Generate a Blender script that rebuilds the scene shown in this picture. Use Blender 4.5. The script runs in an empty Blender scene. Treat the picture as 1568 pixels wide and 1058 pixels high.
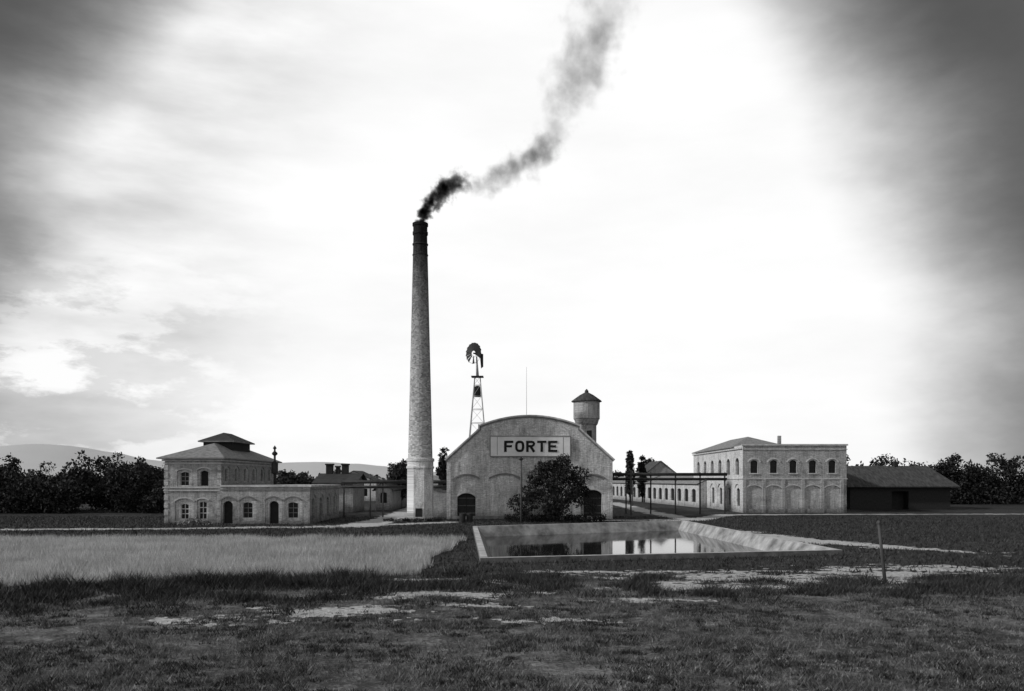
import bpy, bmesh, math, random
import numpy as np
from mathutils import Vector, Matrix, noise
from mathutils.geometry import tessellate_polygon
random.seed(7); rng=np.random.default_rng(7)
scene=bpy.context.scene
COL=scene.collection

# ------------------------------------------------------------------ materials
def newmat(name):
    m=bpy.data.materials.new(name); m.use_nodes=True
    nt=m.node_tree; b=nt.nodes['Principled BSDF']
    b.inputs['Roughness'].default_value=0.9
    b.inputs['Specular IOR Level'].default_value=0.2
    return m,nt,b
def N(nt,t,**kw):
    n=nt.nodes.new(t)
    for k,v in kw.items(): setattr(n,k,v)
    return n
def g(v): return (v,v,v,1)
def ramp(nt,fac,stops):
    r=N(nt,'ShaderNodeValToRGB'); e=r.color_ramp.elements
    while len(e)<len(stops): e.new(0.5)
    for el,(p,v) in zip(e,stops): el.position=p; el.color=g(v)
    nt.links.new(fac,r.inputs[0]); return r.outputs[0]
def math_(nt,op,a,b=None,c=None,clamp=False):
    n=N(nt,'ShaderNodeMath',operation=op); n.use_clamp=clamp
    for i,v in enumerate((a,b,c)):
        if v is None: continue
        if isinstance(v,(int,float)): n.inputs[i].default_value=v
        else: nt.links.new(v,n.inputs[i])
    return n.outputs[0]
def mapping(nt,src,scale):
    mp=N(nt,'ShaderNodeMapping'); mp.inputs['Scale'].default_value=scale
    nt.links.new(src,mp.inputs['Vector']); return mp.outputs[0]
def noise_(nt,vec,scale,detail=4,rough=0.55):
    n=N(nt,'ShaderNodeTexNoise'); n.inputs['Scale'].default_value=scale
    n.inputs['Detail'].default_value=detail; n.inputs['Roughness'].default_value=rough
    nt.links.new(vec,n.inputs['Vector']); return n.outputs['Fac']
def mixc(nt,fac,a,b,mode='MIX'):
    n=N(nt,'ShaderNodeMix',data_type='RGBA',blend_type=mode)
    for idx,v in ((0,fac),(6,a),(7,b)):
        if isinstance(v,(int,float)): n.inputs[idx].default_value = v if idx==0 else g(v)
        else: nt.links.new(v,n.inputs[idx])
    return n.outputs[2]
def bump(nt,b,h,strength=0.4,dist=0.05):
    n=N(nt,'ShaderNodeBump'); n.inputs['Strength'].default_value=strength; n.inputs['Distance'].default_value=dist
    nt.links.new(h,n.inputs['Height']); nt.links.new(n.outputs[0],b.inputs['Normal'])

def wall_mat(name,base,contrast=0.25,bscale=1.0):
    m,nt,b=newmat(name)
    pos=N(nt,'ShaderNodeNewGeometry').outputs['Position']
    s=N(nt,'ShaderNodeSeparateXYZ'); nt.links.new(pos,s.inputs[0])
    c=N(nt,'ShaderNodeCombineXYZ')
    nt.links.new(math_(nt,'ADD',s.outputs[0],s.outputs[1]),c.inputs[0]); nt.links.new(s.outputs[2],c.inputs[1])
    br=N(nt,'ShaderNodeTexBrick'); nt.links.new(c.outputs[0],br.inputs['Vector'])
    br.inputs['Color1'].default_value=g(base*1.15); br.inputs['Color2'].default_value=g(base*(1-contrast*.7)); br.inputs['Mortar'].default_value=g(base*0.8)
    br.inputs['Scale'].default_value=1.0; br.inputs['Brick Width'].default_value=0.3*bscale; br.inputs['Row Height'].default_value=0.1*bscale
    br.inputs['Mortar Size'].default_value=0.012
    n1=noise_(nt,mapping(nt,c.outputs[0],(0.8,0.45,1)),1.1,7,0.7)
    st=ramp(nt,n1,[(0.32,0.52),(0.46,0.92),(0.66,1.15)])
    n2=noise_(nt,mapping(nt,c.outputs[0],(3,0.25,1)),2.0,4)
    st2=ramp(nt,n2,[(0.35,0.72),(0.52,1.0)])
    n4=noise_(nt,c.outputs[0],7.0,3,0.7); st4=ramp(nt,n4,[(0.35,0.76),(0.6,1.14)])
    col=mixc(nt,1.0,br.outputs['Color'],st,'MULTIPLY'); col=mixc(nt,1.0,col,st2,'MULTIPLY'); col=mixc(nt,1.0,col,st4,'MULTIPLY')
    n3=noise_(nt,c.outputs[0],1.5,4)
    hh=math_(nt,'MULTIPLY_ADD',n3,-1.2,s.outputs[2])
    damp=ramp(nt,math_(nt,'ADD',hh,0.5,clamp=True),[(0.0,0.45),(0.9,1.0)])
    col=mixc(nt,1.0,col,damp,'MULTIPLY')
    nt.links.new(col,b.inputs['Base Color'])
    bump(nt,b,br.outputs['Fac'],0.5,-0.01)
    return m
def plain(name,v,var=0.25,scale=2.0,rough=0.9,stretch=(1,1,1)):
    m,nt,b=newmat(name); b.inputs['Roughness'].default_value=rough
    pos=N(nt,'ShaderNodeNewGeometry').outputs['Position']
    n=noise_(nt,mapping(nt,pos,stretch),scale,5,0.6)
    nt.links.new(ramp(nt,n,[(0.3,v*(1-var)),(0.7,v*(1+var))]),b.inputs['Base Color'])
    bump(nt,b,n,0.3,0.03); return m
def leafmat(name,lo,hi,scale=0.6,fine=None,transl=0.0):
    m,nt,b=newmat(name)
    ge=N(nt,'ShaderNodeNewGeometry')
    n=noise_(nt,ge.outputs['Position'],scale,3)
    if fine: n=math_(nt,'ADD',math_(nt,'MULTIPLY',n,0.5),math_(nt,'MULTIPLY',noise_(nt,ge.outputs['Position'],fine,3),0.5))
    f=math_(nt,'MULTIPLY_ADD',ge.outputs['Random Per Island'],0.35,math_(nt,'MULTIPLY',n,0.8))
    c=ramp(nt,f,[(0.35,lo),(0.55,(lo+hi)*.4),(0.80,hi)])
    nt.links.new(c,b.inputs['Base Color'])
    b.inputs['Roughness'].default_value=0.7
    if transl:
        t=N(nt,'ShaderNodeBsdfTranslucent'); nt.links.new(c,t.inputs[0]); ms=N(nt,'ShaderNodeMixShader'); ms.inputs[0].default_value=transl
        nt.links.new(b.outputs[0],ms.inputs[1]);nt.links.new(t.outputs[0],ms.inputs[2]); nt.links.new(ms.outputs[0],nt.nodes['Material Output'].inputs['Surface'])
    return m

M_hall=wall_mat('whitewashed_brick',0.64,0.4)
M_panel=wall_mat('limewashed_panel',0.74,0.25)
M_left=wall_mat('left_brick',0.45,0.35)
M_leftp=wall_mat('left_panel',0.58,0.25)
M_right=wall_mat('right_brick',0.46,0.35)
M_rightp=wall_mat('right_panel',0.52,0.3)
M_sunny=wall_mat('sunlit_whitewash',0.66,0.12)  # sunlit brightness of the range wall is put into this pale colour
M_trim=plain('light_trim',0.54,0.3,1.5)
M_trimd=plain('grey_trim',0.22,0.35,1.5)
M_white=plain('white_paint',0.80,0.10,1.2)
M_black=plain('black_paint',0.02,0.2,3)
M_dark=plain('dark_timber',0.03,0.4,3,stretch=(4,4,1))
M_shed=plain('tarred_boards',0.03,0.4,2,stretch=(5,5,.3))
M_glass,_nt,_b=newmat('window_glass'); _b.inputs['Base Color'].default_value=g(0.010); _b.inputs['Roughness'].default_value=0.3
M_roof=plain('tar_roof',0.06,0.3,1.5)
M_roofl=plain('tile_roof',0.26,0.4,2.5,stretch=(1,1,3))
M_roofm=plain('sheet_roof',0.075,0.5,1.0,stretch=(4,1,1))
M_steel=plain('dark_steel',0.035,0.3,2,0.6)
M_galv=plain('galvanised_steel',0.5,0.2,2,0.6)
M_conc=plain('concrete',0.52,0.4,1.3)
M_wood=plain('weathered_wood',0.10,0.35,6,stretch=(3,3,0.4))
M_bark=plain('bark',0.04,0.4,6)
M_leaf=leafmat('leaves',0.006,0.042,1.1)
M_leafm=leafmat('leaves_mass',0.010,0.055,0.3)
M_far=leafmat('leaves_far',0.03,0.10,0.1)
M_hedge=leafmat('hedge_leaves',0.006,0.03)
M_wheat=leafmat('dry_grass',0.35,0.82,0.3,2.0,0.4)
M_turf=leafmat('turf',0.03,0.34,0.7,4.5,0.2)
M_drytuft=leafmat('dry_tufts',0.2,0.6,0.9,5,0.2)
M_weed=leafmat('weeds',0.008,0.10,0.6,3.0)
M_gravel=plain('gravel',0.52,0.3,3)
M_soil=plain('dry_soil',0.48,0.5,5)
M_hill=plain('hill_haze_tint',0.66,0.04,0.004)  # aerial haze painted in as a pale base colour
M_rubble=plain('rubble',0.22,0.5,3)

# ------------------------------------------------------------------ builder
class MB:
    def __init__(s): s.v=[];s.f=[];s.m=[];s.mats=[];s.sm=[]
    def mi(s,mat):
        if mat not in s.mats: s.mats.append(mat)
        return s.mats.index(mat)
    def add(s,vs,fs,mat,smooth=False):
        o=len(s.v); k=s.mi(mat); s.v+= [tuple(p) for p in vs]
        for f in fs: s.f.append(tuple(i+o for i in f)); s.m.append(k); s.sm.append(smooth)
    def box(s,x0,x1,y0,y1,z0,z1,mat):
        vs=[(x,y,z) for z in (z0,z1) for y in (y0,y1) for x in (x0,x1)]
        s.add(vs,[(0,1,3,2),(4,6,7,5),(0,4,5,1),(2,3,7,6),(0,2,6,4),(1,5,7,3)],mat)
    def tube(s,p0,p1,r0,r1,mat,n=8):
        p0=Vector(p0);p1=Vector(p1);d=(p1-p0).normalized()
        a=d.orthogonal().normalized();b=d.cross(a)
        vs=[];fs=[]
        for p,r in ((p0,r0),(p1,r1)):
            for i in range(n):
                t=2*math.pi*i/n; vs.append(p+a*math.cos(t)*r+b*math.sin(t)*r)
        for i in range(n): j=(i+1)%n; fs.append((i,j,n+j,n+i))
        fs.append(tuple(range(n))[::-1]);fs.append(tuple(range(n,2*n)))
        s.add(vs,fs,mat,True)
    def lathe(s,cx,cy,prof,mat,n=28,rot=0):
        vs=[];fs=[]
        for r,z in prof:
            for i in range(n):
                t=2*math.pi*i/n+rot; vs.append((cx+r*math.cos(t),cy+r*math.sin(t),z))
        for k in range(len(prof)-1):
            for i in range(n):
                j=(i+1)%n; fs.append((k*n+i,k*n+j,(k+1)*n+j,(k+1)*n+i))
        fs.append(tuple(range((len(prof)-1)*n,len(prof)*n)))
        s.add(vs,fs,mat,False)
    def facade(s,O,U,Nn,outline,holes,mat,d0=0.0):
        P=lambda u,v,d: Vector(O)+Vector(U)*u+Vector((0,0,v))-Vector(Nn)*d
        loops=[outline]+[h[0] for h in holes]
        flat=[p for l in loops for p in l]
        tris=tessellate_polygon([[Vector((p[0],p[1],0)) for p in l] for l in loops])
        s.add([P(p[0],p[1],d0) for p in flat],tris,mat)
        for h in holes:
            loop,dep,fill=h[0],h[1],h[2]; sub=h[3] if len(h)>3 else []
            n=len(loop)
            s.add([P(p[0],p[1],d0) for p in loop]+[P(p[0],p[1],d0+dep) for p in loop],
                  [(i,(i+1)%n,n+(i+1)%n,n+i) for i in range(n)],mat)
            s.facade(O,U,Nn,loop,sub,fill,d0+dep)
    def strip(s,O,U,Nn,path,th,d_front,d_back,mat):
        P=lambda u,v,d: Vector(O)+Vector(U)*u+Vector((0,0,v))-Vector(Nn)*d
        pts=[Vector(p) for p in path]; off=[]
        for i,p in enumerate(pts):
            a=(pts[i]-pts[i-1]).normalized() if i>0 else None
            b=(pts[i+1]-pts[i]).normalized() if i<len(pts)-1 else None
            if a is None:a=b
            if b is None:b=a
            na=Vector((-a.y,a.x));nb=Vector((-b.y,b.x)); m=(na+nb)
            m=m/ max(0.3,m.length_squared/2)
            off.append(p+m*th)
        n=len(pts)
        vs=[P(p.x,p.y,d_front) for p in pts]+[P(p.x,p.y,d_front) for p in off]+[P(p.x,p.y,d_back) for p in pts]+[P(p.x,p.y,d_back) for p in off]
        fs=[]
        for i in range(n-1):
            fs+=[(i,i+1,n+i+1,n+i),(n+i,n+i+1,3*n+i+1,3*n+i),(i,2*n+i,2*n+i+1,i+1),(2*n+i,3*n+i,3*n+i+1,2*n+i+1)]
        fs+=[(0,n,3*n,2*n),(n-1,2*n-1,4*n-1,3*n-1)]
        s.add(vs,fs,mat)
    def obj(s,name,parent=None):
        me=bpy.data.meshes.new(name); me.from_pydata(s.v,[],s.f)
        for m in s.mats: me.materials.append(m)
        me.polygons.foreach_set('material_index',s.m); me.polygons.foreach_set('use_smooth',s.sm); me.update()
        o=bpy.data.objects.new(name,me); COL.objects.link(o)
        if parent: attach(o,parent)
        return o
def attach(o,p):
    o.parent=p; o.matrix_parent_inverse=Matrix.Translation(-Vector(p.location))
def group(name,loc):
    e=bpy.data.objects.new(name,None); e.location=loc; e.empty_display_size=0.5; COL.objects.link(e); return e
def arch(u0,u1,v0,v1,rise,n=9):
    pts=[(u0,v0),(u1,v0),(u1,v1)]
    c=(u0+u1)/2;w=(u1-u0)/2
    if rise>0.01:
        R=(w*w+rise*rise)/(2*rise);cy=v1+rise-R;a=math.asin(min(1,w/R))
        for i in range(1,n): t=a-2*a*i/n; pts.append((c+R*math.sin(t),cy+R*math.cos(t)))
    pts.append((u0,v1)); return pts
def archtop(u0,u1,v1,rise,n=9):
    return arch(u0,u1,0,v1,rise,n)[2:][::-1]
def window_bars(mb,O,U,Nn,u0,u1,v0,v1,d,mat,nu=1,nv=2,w=0.05):
    def bx(a,b,c,e,dd):
        P=lambda u,v,q: Vector(O)+Vector(U)*u+Vector((0,0,v))-Vector(Nn)*q
        mb.add([P(a,c,dd),P(b,c,dd),P(b,e,dd),P(a,e,dd)],[(0,1,2,3)],mat)
    for i in range(1,nu+1):
        c=u0+(u1-u0)*i/(nu+1); bx(c-w/2,c+w/2,v0,v1,d)
    for i in range(1,nv+1):
        c=v0+(v1-v0)*i/(nv+1); bx(u0,u1,c-w/2,c+w/2,d-0.004)
    bx(u0,u0+w,v0,v1,d-0.008);bx(u1-w,u1,v0,v1,d-0.008)
X1=Vector((1,0,0)); Y1=Vector((0,1,0)); FR=Vector((0,-1,0))

# ------------------------------------------------------------------ ground & pool
NL,NR,FRc,FL=[Vector(p) for p in ((-1.6,40.5,0),(18.6,45.2,0),(16.8,78.4,0),(-3.35,68.6,0))]
pool=[NL,NR,FRc,FL]; pc=sum(pool,Vector())/4
def inset(q,d):
    out=[]
    for i in range(4):
        p=q[i];a=(q[i]-q[i-1]).normalized();b=(q[(i+1)%4]-q[i]).normalized()
        na=Vector((-a.y,a.x,0));nb=Vector((-b.y,b.x,0))
        m=(na+nb);m=m/(m.length_squared/2); out.append(p+m*d)
    return out
mid=inset(pool,0.15); inn=inset(pool,0.38)
mg,nt,b=newmat('ground_grass')
pos=N(nt,'ShaderNodeNewGeometry').outputs['Position']
sp=N(nt,'ShaderNodeSeparateXYZ'); nt.links.new(pos,sp.inputs[0])
n1=noise_(nt,pos,0.09,6,0.6); n2=noise_(nt,pos,1.1,6,0.7); n3=noise_(nt,pos,9,5,0.7)
f=math_(nt,'MULTIPLY_ADD',n2,0.45,math_(nt,'MULTIPLY_ADD',n1,0.30,math_(nt,'MULTIPLY',n3,0.35)))
lush=ramp(nt,f,[(0.40,0.018),(0.56,0.05),(0.64,0.09),(0.72,0.2)])
dry=ramp(nt,f,[(0.42,0.03),(0.53,0.10),(0.60,0.27),(0.68,0.50)])
zone=N(nt,'ShaderNodeMapRange',interpolation_type='SMOOTHSTEP'); zone.inputs[1].default_value=29; zone.inputs[2].default_value=37
nt.links.new(math_(nt,'MULTIPLY_ADD',n1,6.0,math_(nt,'SUBTRACT',sp.outputs[1],3.0)),zone.inputs[0])
nt.links.new(mixc(nt,zone.outputs[0],dry,lush),b.inputs['Base Color'])
bump(nt,b,math_(nt,'ADD',n2,n3),0.9,0.2)
out=[Vector(p) for p in ((-5000,-400,0),(5000,-400,0),(5000,7000,0),(-5000,7000,0))]
mb=MB()
mb.add(mid+out,[(i,(i+1)%4,4+(i+1)%4,4+i) for i in range(4)],mg); mb.obj('ground')
def inquad(x,y,q,pad=0):
    r=np.ones_like(x,bool)
    for i in range(4):
        a=q[i];c=q[(i+1)%4];e=(c-a).normalized()
        r&=((x-a.x)*(-e.y)+(y-a.y)*e.x)>-pad
    return r
basin=group('water_basin',(pc.x,pc.y,0))
mb=MB(); rz=0.27
def up(q,z): return [Vector((p.x,p.y,z)) for p in q]
mb.add(up(pool,rz)+up(inn,rz),[(i,(i+1)%4,4+(i+1)%4,4+i) for i in range(4)],M_conc)
mb.add(up(pool,-0.1)+up(pool,rz),[(i,(i+1)%4,4+(i+1)%4,4+i) for i in range(4)],plain('rim_side_concrete',0.20,0.5,1.5))  # outer face in a darker tone than the rim top
mb.obj('rim',basin)
mb=MB(); floor=inset(pool,1.6)
mb.add(up(inn,rz)+up(floor,-1.6),[(i,(i+1)%4,4+(i+1)%4,4+i) for i in range(4)]+[(4,5,6,7)],plain('basin_lining',0.36,0.6,0.9))
mb.obj('sloping_wall',basin)
mw,nt,b=newmat('water_surface'); b.inputs['Base Color'].default_value=g(0.012); b.inputs['Roughness'].default_value=0.05; b.inputs['IOR'].default_value=1.33; b.inputs['Specular IOR Level'].default_value=0.5
pos=N(nt,'ShaderNodeNewGeometry').outputs['Position']; bump(nt,b,noise_(nt,pos,1.2,3),0.08,0.012)
mb=MB(); wq=inset(pool,0.95); mb.add(up(wq,-0.6),[(0,1,2,3)],mw); mb.obj('water',basin)

def fn(x,y,s): return noise.noise(Vector((x*s,y*s,3.1)))
def seg_dist(x,y,pts):
    best=1e9
    for a,c in zip(pts[:-1],pts[1:]):
        ax,ay,aw=a;cx,cy,cw=c;dx,dy=cx-ax,cy-ay
        t=max(0,min(1,((x-ax)*dx+(y-ay)*dy)/(dx*dx+dy*dy)))
        d=math.hypot(x-ax-t*dx,y-ay-t*dy)-(aw+(cw-aw)*t); best=min(best,d)
    return best
def sheet(name,bb,cell,test,mat,z):
    x0,x1,y0,y1=bb; nx=int((x1-x0)/cell);ny=int((y1-y0)/cell)
    idx={};vs=[];fs=[]
    def vid(i,j):
        if (i,j) not in idx: idx[(i,j)]=len(vs); vs.append((x0+(i+random.uniform(-.3,.3))*cell,y0+(j+random.uniform(-.3,.3))*cell,z))
        return idx[(i,j)]
    for i in range(nx):
        for j in range(ny):
            if test(x0+(i+.5)*cell,y0+(j+.5)*cell): fs.append((vid(i,j),vid(i+1,j),vid(i+1,j+1),vid(i,j+1)))
    m=MB(); m.add(vs,fs,mat); return m.obj(name)
road=[(-60,66,1.0),(-30,69,1.1),(-14,73,1.4),(-6,80,1.2)]
lane=[(-14,73,2.2),(-13.2,84,1.8),(-13.5,105,1.7),(-16,150,1.6)]
rpath=[(8,83,1.0),(19,84,1.4),(26,97,1.2),(60,99,1.1),(110,101,1.1)]
rlane=[(19,84,1.3),(18,100,1.3),(18.5,150,1.5)]
spath=[(17.5,69,0.9),(20,56,1.8),(22.5,52,1.5),(27,46,0.7)]
def rough(pts,amp=0.7,s=0.5): return lambda x,y: seg_dist(x,y,pts)+fn(x,y,s)*amp+fn(x,y,s*4)*amp*0.9<0
sheet('gravel_road',(-60,-4,62,86),0.3,rough(road,1.5),M_gravel,0.012)
sheet('gravel_lane',(-20,-9,72,150),0.35,rough(lane),M_gravel,0.018)
sheet('gravel_path',(6,110,80,104),0.35,rough(rpath),M_gravel,0.012)
sheet('gravel_lane',(14,23,83,150),0.35,rough(rlane),M_gravel,0.018)
sheet('gravel_path',(15,30,44,72),0.2,lambda x,y: rough(spath,1.4)(x,y) and not inquad(np.array([x]),np.array([y]),pool,0.1)[0],M_gravel,0.012)
blobs=[(11,34.5,6.5,2.4),(16,36,5.5,2.2),(8.0,31.5,4.2,1.4),(-5.8,25.6,2.8,1.2),(-3.0,29.5,3.5,1.1),(-1.5,27,2.0,.6),(4.5,36.5,4,0.8),(20,38,5,1.6),(-9,24,2.2,.7),(-3.5,33.5,4.5,.9),(1,24,2.0,.5),(5,28,2.4,.6)]
def soilv(x,y):
    v=-1
    for cx,cy,rx,ry in blobs: v=max(v,1-math.hypot((x-cx)/rx,(y-cy)/ry))
    return v*.9+fn(x*0.6,y*1.4,0.9)*0.9+fn(x,y,2.6)*0.75+fn(x,y,6)*.5
sheet('bare_soil',(-14,27,22,42),0.12,lambda x,y: soilv(x,y)>0.28,M_soil,0.008)

# ------------------------------------------------------------------ grass
def blades(name,x,y,h,w,lean,mat):
    n=len(x); a=rng.uniform(0,2*np.pi,n); l=rng.uniform(0,2*np.pi,n)
    dx=np.cos(a)*w/2;dy=np.sin(a)*w/2
    V=np.zeros((n,3,3),np.float32)
    V[:,0]=np.stack([x-dx,y-dy,np.zeros(n)-0.01],1);V[:,1]=np.stack([x+dx,y+dy,np.zeros(n)-0.01],1)
    V[:,2]=np.stack([x+np.cos(l)*lean*h,y+np.sin(l)*lean*h,h],1)
    me=bpy.data.meshes.new(name); me.vertices.add(3*n); me.vertices.foreach_set('co',V.ravel())
    me.loops.add(3*n); me.loops.foreach_set('vertex_index',np.arange(3*n,dtype=np.int32))
    me.polygons.add(n); me.polygons.foreach_set('loop_start',np.arange(0,3*n,3,dtype=np.int32))
    me.materials.append(mat); me.update(calc_edges=True); me.validate()
    o=bpy.data.objects.new(name,me); COL.objects.link(o); return o
def scatter(n,y0,y1,xr=0.70,pw=1.0):
    u=rng.uniform(0,1,n)**pw; y=np.sqrt(y0**2+(y1**2-y0**2)*u); x=rng.uniform(-xr,xr,n)*y; return x,y
def keep(x,y,thr=0.24,keepfrac=0.15):
    m=np.ones(len(x),bool)
    for i in range(len(x)):
        if 22<y[i]<42 and soilv(x[i],y[i])>thr and random.random()>keepfrac: m[i]=False
    return m
def infield(x,y):
    near=35.6+ (x+4)*0.28; far=56
    return (x<-3.9+ (y-45)*0.02)&(x>-42)&(y>np.maximum(near,30))&(y<far)
x,y=scatter(200000,13.5,36,0.72,1.25); k=keep(x,y)
fx=np.array([fn(a,c,0.5)+0.7*fn(a,c,2.2) for a,c in zip(x,y)])
k&=rng.uniform(0,1,len(x))<np.clip(0.68+fx*2.0,.05,1); x=x[k];y=y[k];fx=fx[k]
h=rng.uniform(0.03,0.11,len(x))*(1+1.2*np.clip(fx,-.6,1))
blades('lawn_turf',x,y,h,rng.uniform(0.012,0.03,len(x)),0.9,M_turf)
def clumps(name,n,yr,hr,rep,sx,sy,w,mat,thr,xr=.7,dens=None):
    cx=[];cy=[]
    while len(cx)<n:
        yy=random.uniform(*yr); xx=random.uniform(-xr,xr)*yy
        if inquad(np.array([xx]),np.array([yy]),pool,.3)[0] or infield(xx,yy): continue
        if fn(xx+9,yy,.45)+.5*fn(xx,yy+5,1.5)<thr: continue
        if dens and random.random()>dens(xx,yy): continue
        cx.append(xx);cy.append(yy)
    cx=np.array(cx);cy=np.array(cy);ch=rng.uniform(hr[0],hr[1],len(cx))
    x=np.repeat(cx,rep)+rng.normal(0,sx,len(cx)*rep); y=np.repeat(cy,rep)+rng.normal(0,sy,len(cx)*rep)
    h=np.repeat(ch,rep)*rng.uniform(0.35,1.1,len(x)); k=~inquad(x,y,pool,0.05)
    blades(name,x[k],y[k],h[k],rng.uniform(w*.5,w,k.sum()),0.8,mat)
clumps('turf_weeds',2300,(14,28),(.05,.16),26,.10,.08,.04,M_weed,-.08)
clumps('dry_tufts',1300,(14,34),(.03,.10),22,.13,.08,.025,M_drytuft,.0)
x,y=scatter(90000,36,92,0.7); k=keep(x,y)&~infield(x,y)&~inquad(x,y,pool,0.1)
k&=np.array([min(seg_dist(a,c,road),seg_dist(a,c,lane),seg_dist(a,c,rpath),seg_dist(a,c,spath),seg_dist(a,c,rlane))>-.2 for a,c in zip(x,y)]); x=x[k];y=y[k]
blades('meadow_grass',x,y,rng.uniform(0.06,0.22,len(x)),rng.uniform(0.04,0.09,len(x)),0.7,M_weed)
clumps('weed_clumps',1500,(24.5,39),(.08,.38),60,.28,.2,.05,M_weed,-.10,.7,
   lambda x,y: math.exp(-((y-(32.6+(x*0.17 if x<0 else 0)))/(2.8+2.2*fn(x,y,.15)))**2)*(0 if soilv(x,y)>.2 else 1)*(1 if x<-3 else .7))
clumps('tall_weeds',150,(26,36),(.4,.75),60,.22,.18,.05,M_weed,-.1,.7,lambda x,y: (1 if x<-6 else .12)*math.exp(-((y-(34+(x+4)*.26))/1.5)**2))
n=190000; x=rng.uniform(-42,-3,n); y=rng.uniform(28,57,n)
e=np.array([fn(a,c,0.35) for a,c in zip(x,y)])
k=infield(x+e*1.0,y+e*1.8)&(rng.uniform(0,1,n)<1+e*1.1); x=x[k];y=y[k];e=e[k]
blades('hay_field',x,y,rng.uniform(0.25,0.58,len(x))*(1+0.4*e),rng.uniform(0.02,0.06,len(x)),0.45,M_wheat)

# ------------------------------------------------------------------ factory hall
hall=group('factory_hall',(1.89,86,0)); O=(1.89,86,0); W=8.88
arc=[]
for i in range(0,17):
    u=5.2-10.4*i/16; arc.append((u,9.95+1.05*(1-(u/5.2)**2)))
outl=[(-W,0),(W,0),(W,6.4),(5.2,9.6)]+arc+[(-5.2,9.6),(-W,6.4)]
M_door=M_dark
def bay(u0,u1,v0,v1,rise,sub=None,fill=M_panel,dep=0.14): return (arch(u0,u1,v0,v1,rise),dep,fill,sub or [])
holes=[bay(-8.0,-5.45,0.02,4.3,0.42,[(arch(-7.75,-5.8,0.03,2.35,0.45),0.45,M_door)],M_hall),
       bay(-4.25,-1.0,0.02,4.3,0.5),
       bay(1.0,4.25,0.02,4.3,0.5),
       bay(5.45,8.0,0.02,4.3,0.42,[(arch(5.8,7.75,0.03,2.7,0.45),0.45,M_door)],M_hall)]
mb=MB(); mb.facade(O,X1,FR,outl,holes,M_hall)
mb.box(1.89-W,1.89-W+0.3,86.003,118,0,6.3,M_hall); mb.box(1.89+W-0.3,1.89+W,86.003,118,0,6.3,M_hall)
mb.obj('walls',hall)
mb=MB()
for (a,c,v,r) in ((-8.0,-5.45,4.3,.42),(-4.25,-1.0,4.3,.5),(1.0,4.25,4.3,.5),(5.45,8.0,4.3,.42)):
    mb.strip(O,X1,FR,archtop(a-.06,c+.06,v,r),0.16,-0.10,0.02,M_trimd)
for (a,c,v,r) in ((-7.8,-5.75,2.35,.45),(5.75,7.8,2.7,.45)): mb.strip(O,X1,FR,archtop(a,c,v,r),0.18,0.06,0.16,M_trim)
top=[(-W-.15,6.28),(-5.35,9.62),(-5.35,9.98)]+[(u*1.02,v+.02) for u,v in arc[::-1]]+[(5.35,9.98),(5.35,9.62),(W+.15,6.28)]
mb.strip(O,X1,FR,top,0.16,-0.22,0.5,M_trim)
mb.strip(O,X1,FR,[(u,v-0.0) for u,v in top],-0.16,-0.10,0.02,M_trimd)
for u in (-W+0.02,W-0.42): mb.box(1.89+u,1.89+u+.4,85.88,86.01,0,6.0,M_hall)
mb.box(1.89-W,1.89+W,85.93,86.02,-0.05,0.35,M_trimd)
mb.obj('cornice',hall)
mb=MB()
prof=[(-W,6.3),(-5.2,9.5)]+[(u,v-.05) for u,v in arc[::-1]]+[(5.2,9.5),(W,6.3)]
mb.strip(O,X1,FR,prof,0.08,0.51,-0.0+32,M_roof); mb.obj('roof',hall)
mb=MB()
for u0,u1,h in ((-7.75,-5.8,2.35),(5.8,7.75,2.7)):
    c=1.89+(u0+u1)/2
    mb.box(c-0.03,c+.03,86.53,86.58,0.03,h+.4,M_black)
    for k in (0.6,1.4,2.2): mb.box(1.89+u0+.05,1.89+u1-.05,86.545,86.575,k,k+.1,M_wood)
mb.obj('doors',hall)
mb=MB(); mb.tube((1.6,88,10.6),(1.6,88,16.6),0.025,0.012,M_trimd,6); mb.obj('roof_mast',hall)
mb=MB()
mb.box(-2.38,6.29,85.80,85.97,6.68,8.94,M_white)
for z in (6.68,8.84): mb.box(-2.38,6.29,85.76,85.799,z,z+.10,M_trimd)
for xx in (-2.38,6.19): mb.box(xx,xx+.10,85.76,85.799,6.79,8.83,M_trimd)
for xx in (-1.6,5.45): mb.box(xx,xx+.05,85.785,85.799,6.85,8.8,M_trimd)
mb.obj('sign_board',hall)
mb=MB(); H=1.2; LW=0.98; S=0.27; zb=7.2; yb=85.79
def lb(x0,x1,z0,z1,k=0): mb.box(x0,x1,yb-.04-.004*k,yb,z0,z1,M_black)
def ribbon(path,w,closed,k):
    pts=[Vector(p) for p in path];n=len(pts);a=[];c=[]
    for i in range(n):
        p0=pts[(i-1)%n] if closed or i>0 else pts[i]; p1=pts[(i+1)%n] if closed or i<n-1 else pts[i]
        d=(p1-p0).normalized();m=Vector((-d.y,d.x))*w/2;a.append(pts[i]+m);c.append(pts[i]-m)
    y0=yb-.04-.004*k; vs=[(p.x,y0,p.y) for p in a]+[(p.x,y0,p.y) for p in c]
    mb.add(vs,[(i,(i+1)%n,n+(i+1)%n,n+i) for i in range(n if closed else n-1)],M_black)
xs=[-0.84+i*1.175 for i in range(5)]
x0=xs[0]; lb(x0,x0+S,zb,zb+H); lb(x0+S,x0+LW,zb+H-.24,zb+H,1); lb(x0+S,x0+LW*.85,zb+.5,zb+.73,1)
x0=xs[1]; path=[]
for i in range(28):
    t=2*math.pi*i/28; c,s_=math.cos(t),math.sin(t); path.append((x0+LW/2+(LW/2-.13)*math.copysign(abs(c)**.7,c),zb+H/2+(H/2-.12)*math.copysign(abs(s_)**.7,s_)))
ribbon(path,.26,True,0)
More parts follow.
